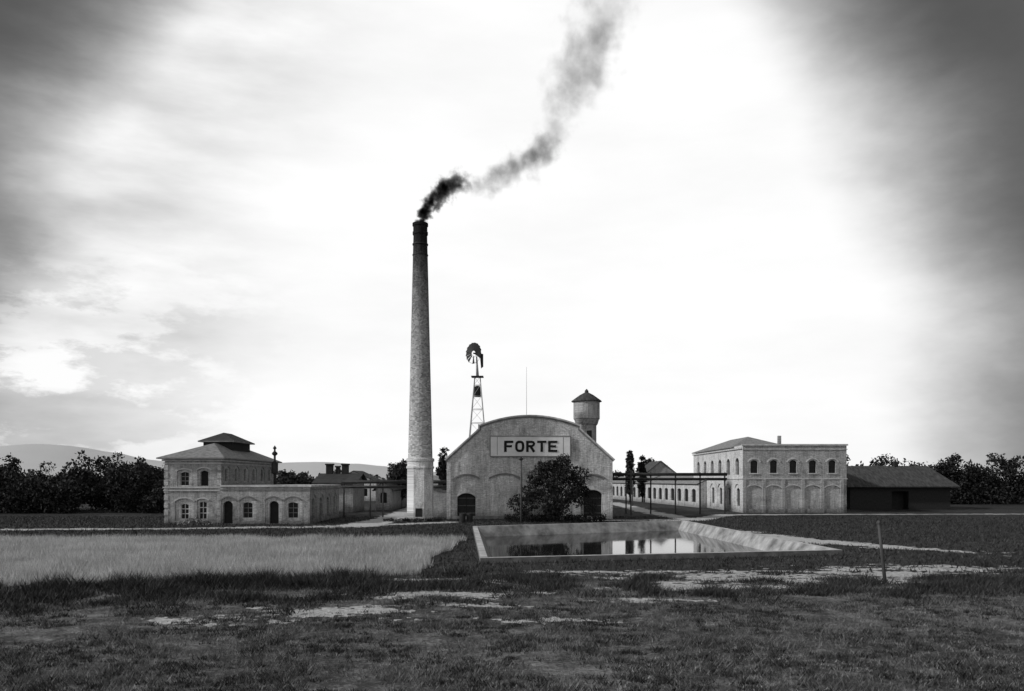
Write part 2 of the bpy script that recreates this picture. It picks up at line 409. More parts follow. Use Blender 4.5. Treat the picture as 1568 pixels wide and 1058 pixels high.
x0=xs[2]; lb(x0,x0+S,zb,zb+H)
ribbon([(x0+S,zb+H-.12),(x0+.6,zb+H-.12),(x0+.78,zb+H-.17),(x0+.85,zb+H-.32),(x0+.78,zb+H-.48),(x0+.6,zb+.62),(x0+S,zb+.62)],.24,False,1)
ribbon([(x0+.48,zb+.6),(x0+.86,zb)],.27,False,2)
x0=xs[3]; lb(x0,x0+LW,zb+H-.24,zb+H,1); lb(x0+LW/2-S/2,x0+LW/2+S/2,zb,zb+H-.24)
x0=xs[4]; lb(x0,x0+S,zb,zb+H)
for z0,z1,l in ((0,.24,1),(.49,.72,.85),(H-.24,H,1)): lb(x0+S,x0+LW*l,zb+z0,zb+z1,1)
mb.obj('sign_letters',hall)

# ------------------------------------------------------------------ tall chimney
chim=group('factory_chimney',(-9.53,83.5,0)); cx0,cy0=-9.53,83.5
m,nt,b=newmat('sooty_brick')
ge=N(nt,'ShaderNodeNewGeometry'); s=N(nt,'ShaderNodeSeparateXYZ'); nt.links.new(ge.outputs['Position'],s.inputs[0])
ang=math_(nt,'ARCTAN2',math_(nt,'SUBTRACT',s.outputs[0],cx0),math_(nt,'SUBTRACT',s.outputs[1],cy0))
cb=N(nt,'ShaderNodeCombineXYZ'); nt.links.new(ang,cb.inputs[0]); nt.links.new(s.outputs[2],cb.inputs[1])
br=N(nt,'ShaderNodeTexBrick'); nt.links.new(cb.outputs[0],br.inputs['Vector'])
br.inputs['Scale'].default_value=1; br.inputs['Brick Width'].default_value=0.22; br.inputs['Row Height'].default_value=0.13; br.inputs['Mortar Size'].default_value=0.012
br.inputs['Color1'].default_value=g(0.78); br.inputs['Color2'].default_value=g(0.28); br.inputs['Mortar'].default_value=g(0.45)
hz=math_(nt,'MULTIPLY_ADD',noise_(nt,ge.outputs['Position'],0.8,4),1.6,s.outputs[2])
hf=math_(nt,'DIVIDE',hz,33.0)
soot=ramp(nt,hf,[(0.17,1.15),(0.35,1.0),(0.62,0.75),(0.78,0.34),(0.87,0.08),(0.92,0.03)])
col=mixc(nt,1,br.outputs['Color'],soot,'MULTIPLY')
st=ramp(nt,noise_(nt,mapping(nt,cb.outputs[0],(1.2,0.5,1)),1.5,5),[(0.35,0.75),(0.65,1.1)])
nt.links.new(mixc(nt,1,col,st,'MULTIPLY'),b.inputs['Base Color']); bump(nt,b,br.outputs['Fac'],.5,-.02)
M_soot=m
mbase=wall_mat('chimney_base_plaster',0.80,0.1)
mb=MB(); mb.lathe(cx0,cy0,[(1.50,-.1),(1.50,0.4),(1.42,.45),(1.40,5.35),(1.50,5.42),(1.5,5.6),(1.42,5.65)],mbase,8,math.pi/8)
mb.obj('base',chim)
mb=MB(); mb.lathe(cx0,cy0,[(1.36,5.6),(1.36,6.1),(1.46,6.15),(1.46,6.4),(1.27,6.5)],mbase,28); mb.obj('collar',chim)
mb=MB(); pr=[(1.27,6.45)]
for i in range(1,20): pr.append((1.27-(1.27-.72)*i/20,6.45+(29.6-6.45)*i/20))
pr+=[(.72,29.6),(.80,29.7),(.80,29.95),(.74,30.0),(.74,30.5),(.82,30.6),(.82,30.85),(.55,30.85),(.55,30.2)]
mb.lathe(cx0,cy0,pr,M_soot,28)
for z in (27.5,28.6): mb.lathe(cx0,cy0,[(.80,z),(.82,z+.02),(.82,z+.12),(.78,z+.14)],M_steel,28)
o=mb.obj('shaft',chim)
mb=MB(); mb.box(cx0-.35,cx0+.35,cy0-1.36,cy0-1.31,0,1.3,M_dark); mb.obj('flue_door',chim)

# smoke
smoke=group('smoke_plume',(-9.27,83.5,31))
puffs=[(-9.45,31.1,.75,7),(-9.1,31.8,.9,6),(-8.6,32.5,1.05,5),(-8.0,33.3,1.3,4),(-7.3,34.1,1.4,3.2),(-6.5,34.8,1.45,2.4),(-5.7,35.3,1.35,1.7),(-4.9,35.2,1.15,.9),
(-3.9,34.7,1.4,.26),(-2.7,35.0,1.7,.32),(-1.4,35.5,1.85,.34),(-.1,36.3,2.1,.36),(1.3,37.2,2.2,.36),(2.7,38.0,2.3,.40),(3.8,38.8,2.0,.40),(4.3,40.4,2.1,.13),(4.9,42.1,2.6,.15),(5.7,43.9,3.1,.16),(6.5,45.7,3.6,.17),(7.5,47.6,3.9,.16),(8.4,49.7,3.9,.13),(9.4,52.1,3.9,.11),(10.2,55,3.9,.08)]
for i,(px,pz,r,D) in enumerate(puffs):
    m=bpy.data.materials.new('smoke_puff_mat'); m.use_nodes=True; nt=m.node_tree; nt.nodes.clear()
    outn=N(nt,'ShaderNodeOutputMaterial'); va=N(nt,'ShaderNodeVolumeAbsorption'); va.inputs['Color'].default_value=g(0.06)
    tc=N(nt,'ShaderNodeTexCoord'); vm=N(nt,'ShaderNodeVectorMath',operation='LENGTH'); nt.links.new(tc.outputs['Object'],vm.inputs[0])
    ge=N(nt,'ShaderNodeNewGeometry')
    n_=noise_(nt,ge.outputs['Position'],0.95/(r**.7),5,0.62)
    q=math_(nt,'MULTIPLY_ADD',math_(nt,'SUBTRACT',n_,0.5),2.3,math_(nt,'SUBTRACT',0.58,vm.outputs['Value']))
    q=math_(nt,'MULTIPLY',q,2.0,clamp=True); q=math_(nt,'MULTIPLY',q,D)
    nt.links.new(q,va.inputs['Density']); nt.links.new(va.outputs[0],outn.inputs['Volume'])
    m.cycles.volume_step_rate=0.6
    bmm=bmesh.new(); bmesh.ops.create_icosphere(bmm,subdivisions=2,radius=1.0); me=bpy.data.meshes.new('puff'); bmm.to_mesh(me); bmm.free(); me.materials.append(m)
    o=bpy.data.objects.new('puff_%d'%(i+1),me); COL.objects.link(o); o.location=(px,83.5,pz); o.scale=(r*1.35,r*1.35,r*1.25); attach(o,smoke)

# ------------------------------------------------------------------ boiler shed
hut=group('boiler_shed',(-7.9,90,0)); mb=MB()
mb.facade((-9.2,90,0),X1,FR,[(0,0),(2.4,0),(2.4,3.0),(0,3.4)],[(arch(.9,1.6,0.02,2.1,0),.2,M_black)],M_left)
mb.box(-9.2,-6.8,90.003,95,0,2.95,M_left); mb.obj('walls',hut)
mb=MB(); mb.box(-9.4,-6.6,89.7,95.2,3.42,3.55,M_roof); mb.obj('roof',hut)

# ------------------------------------------------------------------ wind pump
wp=group('wind_pump',(-4.3,100,0)); mb=MB(); cx,cy=-4.3,100
def leg(z,sx,sy): w=1.5*(1-z/17.6)+.28; return (cx+sx*w,cy+sy*w,z)
lv=[0,2.5,5,7.3,9.4,11.3,13,14.6,16.0,17.0]
for sx in (-1,1):
    for sy in (-1,1): mb.tube(leg(0,sx,sy),leg(17,sx,sy),.07,.06,M_galv,5)
for z in lv[1:]:
    for a,c in (((-1,-1),(1,-1)),((1,-1),(1,1)),((1,1),(-1,1)),((-1,1),(-1,-1))): mb.tube(leg(z,*a),leg(z,*c),.04,.04,M_galv,4)
for z0,z1 in zip(lv[:-1],lv[1:]):
    for a,c in (((-1,-1),(1,-1)),((1,1),(-1,1))): mb.tube(leg(z0,*a),leg(z1,*c),.022,.022,M_galv,4)
mb.obj('lattice_tower',wp)
mb=MB(); mb.lathe(cx,cy,[(.42,14.6),(.44,15.8),(.2,15.9)],M_steel,12); mb.obj('tank',wp)
mb=MB(); mb.box(cx-.75,cx+.75,cy-.75,cy+.75,17.0,17.1,M_steel); mb.tube((cx,cy,17.1),(cx-.1,cy,19.6),.2,.08,M_galv,6); mb.obj('platform',wp)
mb=MB(); C=Vector((cx-.45,cy-.55,19.9)); ax=Vector((-.66,-.75,0)).normalized(); a=Vector((0,0,1)); bb_=ax.cross(a).normalized()
for i in range(16):
    if i in (7,9,10): continue
    t=2*math.pi*i/16; d=a*math.cos(t)+bb_*math.sin(t); e=-a*math.sin(t)+bb_*math.cos(t)
    vs=[C+d*.3-e*.07,C+d*.3+e*.07+ax*.05,C+d*1.3+e*.27+ax*.1,C+d*1.3-e*.27-ax*.05]
    mb.add(vs,[(0,1,2,3)],M_steel)
for R in (.5,1.25):
    for i in range(24):
        t=2*math.pi*i/24;t2=2*math.pi*(i+1)/24
        mb.tube(C+(a*math.cos(t)+bb_*math.sin(t))*R,C+(a*math.cos(t2)+bb_*math.sin(t2))*R,.025,.025,M_steel,4)
mb.tube(C,C-ax*1.0,.1,.08,M_steel,6)
mb.obj('wheel',wp)
mb=MB(); T=C-ax*.9; dv=Vector((.5,-.1,0)).normalized()
mb.tube(T,T+dv*.35,.04,.04,M_steel,5); p=T+dv*.2
mb.add([p+Vector((0,0,.1)),p+Vector((.38,0,.0)),p+Vector((.38,0,-1.6)),p+Vector((.1,0,-1.8)),p+Vector((0,0,-.7))],[(0,1,2,3,4)],M_steel); mb.obj('tail_vane',wp)

# ------------------------------------------------------------------ water tower
wt=group('water_tower',(9.75,105,0)); mb=MB(); cx,cy=9.75,105
mb.lathe(cx,cy,[(1.3,0),(1.28,11.3),(1.45,11.5),(1.62,12.1)],M_left,16); mb.obj('shaft',wt)
mb=MB(); mb.lathe(cx,cy,[(1.62,12.1),(1.72,12.15),(1.72,14.35),(1.78,14.5)],wall_mat('tank_render',0.45,0.15),16); mb.obj('tank',wt)
mb=MB(); mb.lathe(cx,cy,[(1.7,14.4),(2.0,14.42),(1.95,14.55),(.9,15.3),(.25,15.65),(.25,15.85),(.05,16.1)],M_roofm,16); mb.obj('roof',wt)
mb=MB()
for z in (6,9.3): mb.box(cx-.1,cx+.55,cy-1.36,cy-1.2,z,z+1.3,M_glass)
mb.obj('windows',wt)

# ------------------------------------------------------------------ left building
lh=group('office_building',(-30.6,86,0)); O=(-33.3,77,0)
mb=MB()
hl=[(arch(1.2,2.6,3.6,5.0,.22),.1,M_leftp,[(arch(1.5,2.3,3.7,4.85,.12),.2,M_glass)]),
    (arch(3.15,4.4,3.6,5.1,.25),.1,M_left,[(arch(3.4,4.15,3.65,4.95,.15),.3,M_black)]),
    (arch(1.0,2.8,.3,2.1,.35),.1,M_leftp,[(arch(1.5,2.3,.5,1.8,.1),.2,M_glass)]),
    (arch(3.1,4.2,.3,2.2,.2),.1,M_leftp,[(arch(3.25,4.05,.5,2.0,.1),.12,M_glass)])]
mb.facade(O,X1,FR,[(0,0),(5.4,0),(5.4,6.2),(0,6.2)],hl,M_left)
sd=[(arch(u,u+1.5,3.9,5.3,.3),.12,M_leftp,[(arch(u+.4,u+1.1,4.1,5.2,.2),.2,M_glass)]) for u in [1.0+i*2.8 for i in range(6)]]
mb.facade((-27.9,77,0),Y1,X1,[(0,0),(18,0),(18,6.2),(0,6.2)],sd,M_left)
mb.facade((-33.3,77,0),Y1,-X1,[(0,0),(18,0),(18,6.2),(0,6.2)],[],M_left)
mb.box(-33.3,-27.9,94.9,95,0,6.2,M_left)
mb.obj('walls',lh)
mb=MB()
for u0,u1,v0,v1 in ((1.5,2.3,.5,1.9),(3.25,4.05,.5,2.1)): window_bars(mb,O,X1,FR,u0,u1,v0,v1,.22 if u0<3 else .17,M_trim,1,2,.08)
window_bars(mb,O,X1,FR,1.5,2.3,3.7,4.95,.22,M_trimd,1,2,.06)
mb.obj('window_frames',lh)
mb=MB()
for z,t,pr_ in ((3.15,.12,.10),(3.42,.14,.14),(5.75,.12,.1),(6.02,.16,.2)):
    mb.box(-33.3-pr_,-27.9+pr_,77-pr_,95+pr_,z,z+t,M_trim)
for xx in (-33.34,-28.26): 
    for k in range(8): mb.box(xx,xx+.4,76.95,77.01,.1+k*.72,.6+k*.72,M_leftp)
for (u0,u1,v,r) in ((1.2,2.6,5.0,.22),(3.15,4.4,5.1,.25),(1.0,2.8,2.1,.35),(3.1,4.2,2.2,.2)): mb.strip(O,X1,FR,archtop(u0-.05,u1+.05,v,r),.13,-.08,.02,M_trim)
mb.obj('cornices',lh)
def hip(mb,x0,x1,y0,y1,z,xr,ya,yb_,zr,mat,th=.12):
    vs=[(x0,y0,z),(x1,y0,z),(x1,y1,z),(x0,y1,z),(xr,ya,zr),(xr,yb_,zr)]
    mb.add(vs,[(0,1,4),(1,2,5,4),(2,3,5),(3,0,4,5)],mat)
    mb.add([(x0,y0,z-th),(x1,y0,z-th),(x1,y1,z-th),(x0,y1,z-th)]+vs[:4],[(0,1,2,3),(0,1,5,4),(1,2,6,5),(2,3,7,6),(3,0,4,7)],M_trimd)
mb=MB(); hip(mb,-33.85,-27.35,76.4,95.6,6.34,-30.6,82.5,90,8.0,M_roofl)
mb.box(-32.2,-29.2,83.8,89.5,7.2,8.15,M_dark)
hip(mb,-32.6,-28.8,83.3,90,8.28,-30.7,85.5,88,9.25,M_roof); mb.obj('roof',lh)
wing=group('single_storey_wing',(-23.6,83,0)); O=(-27.9,76.7,0); mb=MB()
hl=[(arch(.12,1.5,.02,2.2,.35),.08,M_left,[(arch(.3,1.2,.03,1.9,.3),.35,M_black)]),
    (arch(1.9,3.4,.3,2.2,.35),.08,M_leftp,[(arch(2.2,3.1,.6,1.95,.12),.22,M_glass)]),
    (arch(4.35,5.9,.02,2.2,.35),.08,M_leftp,[(arch(4.7,5.6,.03,1.9,.3),.35,M_black)]),
    (arch(6.2,7.8,.3,2.2,.35),.08,M_leftp,[(arch(6.5,7.45,.6,1.95,.12),.22,M_glass)])]
mb.facade(O,X1,FR,[(0,0),(8.6,0),(8.6,3.7),(0,3.7)],hl,M_left)
sd=[(arch(u,u+1.8,.3,2.4,.4),.1,M_left,[(arch(u+.35,u+1.45,.4,2.2,.25),.25,M_glass)]) for u in (.8,3.9,7.0,10.1)]
mb.facade((-19.3,76.7,0),Y1,X1,[(0,0),(13,0),(13,3.7),(0,3.7)],sd,M_left)
mb.box(-27.89,-19.31,89.6,89.7,0,3.7,M_left)
mb.obj('walls',wing)
mb=MB(); mb.box(-27.88,-19.32,76.8,89.6,3.4,3.5,M_roof); mb.obj('roof',wing)
mb=MB(); mb.box(-27.85,-19.15,76.55,89.8,3.55,3.72,M_trim); mb.box(-27.85,-19.2,76.62,89.75,3.25,3.33,M_trimd)
for (u0,u1,v,r) in ((.12,1.5,2.2,.35),(1.9,3.4,2.2,.35),(4.35,5.9,2.2,.35),(6.2,7.8,2.2,.35)): mb.strip(O,X1,FR,archtop(u0-.05,u1+.05,v,r),.12,-.07,.02,M_trimd)
mb.obj('cornices',wing)
mb=MB()
for u0,u1 in ((2.2,3.1),(6.5,7.45)): window_bars(mb,O,X1,FR,u0,u1,.6,2.0,.22,M_trimd,1,2,.05)
mb.obj('window_frames',wing)
vs_=group('vent_stack',(-25.4,86,0)); mb=MB(); mb.tube((-25.4,86,3.5),(-25.4,86,6.9),.14,.12,M_steel); mb.lathe(-25.4,86,[(.12,6.8),(.3,6.95),(.3,7.1),(.1,7.3),(.1,7.5),(.22,7.6),(.02,7.9)],M_steel,10); mb.obj('pipe',vs_)
mb=MB(); mb.lathe(-25.4,86,[(.15,4.8),(.36,5.0),(.36,6.0),(.15,6.2)],M_steel,10); mb.obj('filter_drum',vs_)

# ------------------------------------------------------------------ right building
rh=group('workshop_building',(36,116,0)); O=(29.6,103,0); mb=MB()
hl=[]
for i in range(5):
    c=1.45+i*2.5; hl.append((arch(c-.46,c+.46,5.1,6.5,.25),.3,M_glass))
    hl.append((arch(c-1.05,c+1.05,.5,3.1,.4),.12,M_rightp,[]))
mb.facade(O,X1,FR,[(0,0),(13.3,0),(13.3,8.7),(0,8.7)],hl,M_right)
sd=[]
for i in range(6):
    c=2.6+i*4.4; sd.append((arch(c-.8,c+.8,4.9,6.7,.4),.3,M_glass)); sd.append((arch(c-1.3,c+1.3,.3,3.2,.5),.15,M_panel,[(arch(c-.7,c+.7,.8,2.9,.25),.2,M_glass)]))
mb.facade((29.6,103,0),Y1,-X1,[(0,0),(28,0),(28,8.3),(0,8.7)],sd,M_panel)  # sun-facing side takes the paler wash, its sunlit look put into the colour
mb.box(42.8,42.9,103.01,131,0,8.6,M_right); mb.box(29.61,42.8,130.9,131,0,8.2,M_right)
mb.obj('walls',rh)
mb=MB()
mb.box(29.45,43.05,102.85,103.2,8.62,8.82,M_trim); mb.box(29.5,43.0,102.9,103.02,8.1,8.2,M_trim); mb.box(29.5,43.0,102.92,103.02,4.3,4.42,M_trim)
mb.box(29.4,29.75,103.21,131,8.2,8.4,M_trim); mb.box(29.5,29.62,103.03,131,4.3,4.42,M_trim)
for i in range(5):
    c=1.45+i*2.5
    mb.strip(O,X1,FR,archtop(c-.75,c+.75,6.45,.45),.16,-.09,.02,M_trim)
    mb.strip(O,X1,FR,archtop(c-1.1,c+1.1,3.1,.42),.12,-.07,.02,M_trim)
    mb.box(29.6+c-.6,29.6+c+.6,102.88,103.02,4.95,5.08,M_trim)
for i in range(6): u=.2+i*2.5; mb.box(29.6+u-.2,29.6+u+.2,102.9,103.02,0,4.29,M_right)
mb.obj('cornices',rh)
mb=MB()
for i in range(5):
    c=1.45+i*2.5; window_bars(mb,O,X1,FR,c-.46,c+.46,5.1,6.6,.28,M_steel,1,2,.04)
mb.obj('window_frames',rh)
mb=MB(); mb.box(29.7,42.8,103.2,130.9,8.05,8.15,M_roof)
hip(mb,29.3,37.2,107,131,8.62,33.2,113,122,10.3,M_roofl)
mb.obj('roof',rh)
mb=MB(); mb.box(34.8,35.2,105,105.4,8.2,10.0,M_left); mb.obj('stovepipe',rh)

# ------------------------------------------------------------------ low building receding, gable houses, shed
lw=group('low_workshop_range',(23.5,147,0)); A=Vector((28.4,122,0));B=Vector((21.8,185,0)); U=(B-A).normalized(); Nn=Vector((-U.y,U.x,0))
L=(B-A).length; mb=MB()
hs=[(arch(u,u+1.9,0.8,2.6,.25),.2,M_glass) for u in [1.5+i*3.6 for i in range(int((L-3)/3.6))]]
mb.facade(A,U,Nn,[(0,0),(L,0),(L,3.6),(0,3.6)],hs,M_sunny); mb.obj('walls',lw)
mb=MB(); r_=Vector((6,0,0)); q=Vector((0,0,3.6)); rr=Vector((3.2,0,5.0)); mb.add([A+q+Nn*.4,B+q+Nn*.4,B+rr,A+rr,A+r_+q,B+r_+q],[(0,1,2,3),(3,2,5,4)],M_roofl)
mb.add([A+Nn*0,A+r_,A+r_+q,A+rr,A+q],[(0,1,2,3,4)],M_left); mb.obj('roof',lw)
def gable_house(name,x0,x1,y0,y1,he,hr,mw,mr,ridge='y',chimneys=()):
    gp=group(name,((x0+x1)/2,(y0+y1)/2,0)); mb=MB()
    if ridge=='y':
        c=(x0+x1)/2
        wn=[(arch((x1-x0)*t-.45,(x1-x0)*t+.45,1.0,2.4,.1),.2,M_glass) for t in (.25,.5,.75)]
        if x1-x0<4: wn=wn[1:2]
        mb.facade((x0,y0,0),X1,FR,[(0,0),(x1-x0,0),(x1-x0,he),((x1-x0)/2,hr),(0,he)],wn,mw)
        mb.box(x0+.002,x1-.002,y0+.25,y1,0,he-.01,mw); mb.obj('walls',gp); mb=MB()
        vs=[(x0-.4,y0-.4,he-.2),(c,y0-.4,hr+.1),(x1+.4,y0-.4,he-.2),(x0-.4,y1,he-.2),(c,y1,hr+.1),(x1+.4,y1,he-.2)]
        vs+= [(a,b_,z-.15) for a,b_,z in vs]
        mb.add(vs,[(0,1,4,3),(1,2,5,4),(0,6,7,1),(1,7,8,2),(6,9,10,7),(7,10,11,8)],mr)
    else:
        c=(y0+y1)/2
        n=int((x1-x0)/3.2); wn=[(arch(.8+i*3.2,2.0+i*3.2,.9,2.2,.1),.25,M_glass) for i in range(n)]
        mb.facade((x0,y0,0),X1,FR,[(0,0),(x1-x0,0),(x1-x0,he),(0,he)],wn,mw)
        for xx,nn in ((x0,-X1),(x1,X1)): mb.facade((xx,y0,0),Y1,nn,[(0.003,0),(y1-y0,0),(y1-y0,he),((y1-y0)/2,hr),(0.003,he)],[],mw)
        mb.obj('walls',gp); mb=MB()
        vs=[(x0-.6,y0-.6,he-.15),(x1+.6,y0-.6,he-.15),(x1+.6,c,hr+.1),(x0-.6,c,hr+.1),(x1+.6,y1+.6,he-.15),(x0-.6,y1+.6,he-.15)]
        vs+=[(a,b_,z-.15) for a,b_,z in vs]
        mb.add(vs,[(0,1,2,3),(3,2,4,5),(0,6,7,1),(0,3,9,6),(3,5,11,9),(1,2,8,7),(6,7,8,9),(9,8,10,11)],mr)
    mb.obj('roof',gp)
    if chimneys:
        mb=MB()
        for (a,b_,w,z0,z1) in chimneys: mb.box(a-w,a+w,b_-w,b_+w,z0,z1,M_dark); mb.box(a-w-.1,a+w+.1,b_-w-.1,b_+w+.1,z1+.002,z1+.2,M_dark)
        mb.obj('chimneys',gp)
gable_house('brick_house',28,35,170,184,5.4,8.2,M_left,M_roofm,'y')
gable_house('brick_house',-25.2,-20.6,104,112,4.0,5.0,M_left,M_roof,'x',((-24.5,108,.42,4.6,6.2),(-23.4,108,.24,4.6,5.9),(-22.4,108,.40,4.6,6.2)))
gable_house('brick_house',-36,-27,160,170,4,6,M_panel,M_roofm,'y')
sh=group('storage_shed',(56,119,0)); mb=MB(); hs=[(arch(5.9,8.3,.02,2.6,0),1.5,M_black)]
mb.facade((48,114,0),X1,FR,[(0,0),(14.2,0),(14.2,3.6),(0,3.6)],hs,M_dark)
for xx,nn in ((48,-X1),(62.2,X1)): mb.facade((xx,114,0),Y1,nn,[(0.003,0),(10,0),(10,3.6),(5,6.1),(0.003,3.6)],[],M_shed)
mb.obj('walls',sh); mb=MB()
vs=[(47.2,113.0,3.35),(63.0,113.0,3.35),(61.5,119,6.3),(49.5,119,6.3),(63,125,3.35),(47.2,125,3.35)]; vs+=[(a,b_,z-.16) for a,b_,z in vs]
mb.add(vs,[(0,1,2,3),(3,2,4,5),(0,6,7,1),(0,3,9,6),(3,5,11,9),(1,2,8,7),(6,7,8,9),(0,3,5),(1,2,4)],M_roofm)
mb.box(56.5,57,118.6,119.2,6.2,6.9,M_dark); mb.obj('roof',sh)
gable_house('long_low_shed',-19.0,-16.8,112,150,3.0,4.0,M_left,M_roofm,'y')
gable_house('low_house',-26,-17,185,192,3.2,5.2,M_panel,M_roofl,'x')
gable_house('low_house',12,20,190,200,3.4,5.2,M_panel,M_roofm,'x')

def pipe_rack(name,x0,x1,y,hz,step=3.1):
    gp=group(name,((x0+x1)/2,y,0)); mb=MB()
    for z,r in ((hz,.19),(hz-.55,.13)): mb.tube((x0,y,z),(x1,y,z),r,r,M_steel)
    mb.box(x0,x1,y+.2,y+.35,hz-.75,hz-.68,M_trimd)
    mb.obj('pipes',gp); mb=MB(); n=int((x1-x0)/step)
    for i in range(n+1):
        x=x0+.2+(x1-x0-.4)*i/n; mb.tube((x,y+.3,0),(x,y+.3,hz+.25),.09,.09,M_wood if i%2 else M_steel,6); mb.box(x-.06,x+.06,y-.25,y+.5,hz-.82,hz-.76,M_steel)
    mb.obj('posts',gp)
pipe_rack('pipe_rack',-19.2,-10.0,90.5,4.0); pipe_rack('pipe_rack',10.85,26.5,99,4.9); pipe_rack('pipe_rack',-9.4,-6.9,88.6,4.0,1.4)
def pole(name,x,y,h,r,tilt=0,cap=False,arm=0):
    gp=group(name,(x,y,0)); mb=MB(); mb.tube((x,y,-.1),(x+tilt,y,h),r,r*.75,M_wood,7)
    mb.obj('post',gp)
    mb=MB()
    if arm: mb.box(x+tilt-arm,x+tilt+arm,y-.15,y-.06,h-.5,h-.4,M_wood)
    else: mb.lathe(x+tilt,y,[(r*1.0,h-.04),(r*1.15,h-.02),(r*1.15,h+.04),(r*.4,h+.1)],M_wood,8)
    if cap: mb.lathe(x+tilt,y,[(.1,h),(.28,h+.08),(.05,h+.3)],M_steel,10)
    mb.obj('fittings',gp)
pole('vent_pipe',.9,79,6.15,.10,0,True); pole('utility_pole',-16.4,93,4.9,.1,0,False,.5); pole('utility_pole',14.5,98,5.4,.1,0,False,.4)
pole('wooden_post',15.25,32.8,2.45,.075,-.28); pole('utility_pole',19.5,130,5.6,.1,0,False,.5)

# ------------------------------------------------------------------ vegetation
def leafmesh(name,clumps,dens,size,mat,parent=None,extra=None):
    P=[];
    for (cx,cy,cz,r,sz) in clumps:
        n=max(12,int(dens*r*r)); d=rng.normal(size=(n,3)); d/=np.linalg.norm(d,axis=1)[:,None]
        rr=r*rng.uniform(0.25,1.0,n)**0.5*(1+0.25*rng.normal(size=n)*.5)
        p=d*rr[:,None]; p[:,2]*=sz; P.append(p+np.array([cx,cy,cz]))
    P=np.concatenate(P); P=P[P[:,2]>0.02]; n=len(P)
    a=rng.normal(size=(n,3));a/=np.linalg.norm(a,axis=1)[:,None]; c=rng.normal(size=(n,3)); b_=np.cross(a,c); b_/=np.linalg.norm(b_,axis=1)[:,None]
    s=size*rng.uniform(.5,1.2,n)[:,None]
    V=np.stack([P-a*s,P-b_*s*.5,P+a*s,P+b_*s*.5],1).astype(np.float32)
    me=bpy.data.meshes.new(name); me.vertices.add(4*n); me.vertices.foreach_set('co',V.ravel()); me.loops.add(4*n); me.loops.foreach_set('vertex_index',np.arange(4*n,dtype=np.int32))
    me.polygons.add(n); me.polygons.foreach_set('loop_start',np.arange(0,4*n,4,dtype=np.int32)); me.materials.append(mat); me.update(calc_edges=True); me.validate()
    o=bpy.data.objects.new(name,me); COL.objects.link(o)
    if parent: attach(o,parent)
    return o
def tree(name,x,y,h,w,base,nc,cr,dens,size,mat,shape='round',trunk=.15):
    gp=group(name,(x,y,0)); mb=MB(); cl=[]
    hc=(base+h)/2; hh=(h-base)/2
    for i in range(nc):
        while True:
            d=Vector((random.uniform(-1,1),random.uniform(-1,1),random.uniform(-1,1)))
            if d.length<1: break
        if shape=='poplar': k=(1-abs(d.z))**.5
        else: k=1
        cl.append((x+d.x*(w/2-cr*.5)*k,y+d.y*(w/2-cr*.5)*k,hc+d.z*(hh-cr*.5),cr*random.uniform(.45,1.15),random.uniform(.7,1)))
    mb.tube((x,y,-.1),(x+.1,y,base+hh*.6),trunk,trunk*.6,M_bark,7)
    for c in cl[:min(nc,30)]:
        z0=random.uniform(base*.4,base+hh*.5); z0=min(z0,c[2]-.1) if c[2]>.5 else .1
        mb.tube((x,y,max(z0,.05)),c[:3],trunk*.4,trunk*.1,M_bark,5)
    mb.obj('trunk_and_limbs',gp); leafmesh('crown',cl,dens,size,mat,gp)
tree('leafy_tree',4.5,80,6.8,7.0,.0,105,.78,280,.14,M_leaf)
tree('flowering_shrub',1.2,81,3.3,3.4,.1,26,.55,300,.13,M_leaf,trunk=.06)
tree('flowering_shrub',8.3,82.5,3.4,1.8,.2,8,.5,160,.13,M_leafm,trunk=.05)
tree('broadleaf_tree',-16.9,122,8.3,4.2,1.0,34,1.1,130,.28,M_leafm); tree('broadleaf_tree',-14.6,126,7.4,3.8,1.0,28,1.1,130,.28,M_leafm)
tree('poplar_tree',-9.5,112,9.3,1.9,.6,44,.65,220,.24,M_leafm,'poplar'); tree('poplar_tree',-8.4,113,8.4,1.6,.6,36,.6,220,.24,M_leafm,'poplar')
tree('poplar_tree',22.3,152,9.8,1.8,.5,60,.65,240,.26,M_leafm,'poplar'); tree('poplar_tree',24.8,153,9.5,1.7,.5,56,.6,240,.26,M_leafm,'poplar')
tree('broadleaf_tree',-36.5,100,5.2,5,.8,24,1.0,130,.28,M_leafm); tree('broadleaf_tree',34,195,9.6,8,2,34,1.7,80,.4,M_leafm)
tree('broadleaf_tree',-28,101,6.0,3.4,.6,20,.9,130,.26,M_leafm)
cl=[]
for i in range(70): 
    x=random.uniform(-.9,9.2); cl.append((x,80.0+random.uniform(-.6,.6),.3+random.uniform(0,.25),random.uniform(.3,.55),.8))
leafmesh('low_hedge',cl,300,.10,M_hedge)
cl=[]
for i in range(60): cl.append((random.uniform(-13,-7.2),81.2+random.uniform(-.3,.3),.15,random.uniform(.15,.3),.8))
leafmesh('low_border_plants',cl,400,.09,M_hedge)
def mass(name,n,fx,mat,dens,size,trunks=False):
    cl=[]
    for i in range(n): cl+=fx()
    return leafmesh(name,cl,dens,size,mat)
def lefttrees():
    x=random.uniform(-84,-40); y=random.uniform(100,118)
    h=6.2+1.4*math.sin(x*.33)+.8*math.sin(x*.9+1)+random.uniform(-1.0,.5); r=random.uniform(1.0,1.8); z=random.random()**.7
    return [(x,y,z*(h-r*.6),r*(1-.3*z),.9)]
mass('distant_tree_row',640,lefttrees,M_leafm,75,.27)
def righttrees():
    k=random.randint(0,60); x=56+k*1.4; h=8.0+.9*math.sin(k*1.3)+.8*math.sin(k*2.9+1)+(2.2 if 26<k<40 else 0); z=random.random()**.8
    r=1.7*(1-z*.5); return [(x+random.uniform(-.7,.7),140+random.uniform(-2,2),z*(h-.8),r,1.1)]
mass('distant_tree_row',950,righttrees,M_leafm,50,.32)
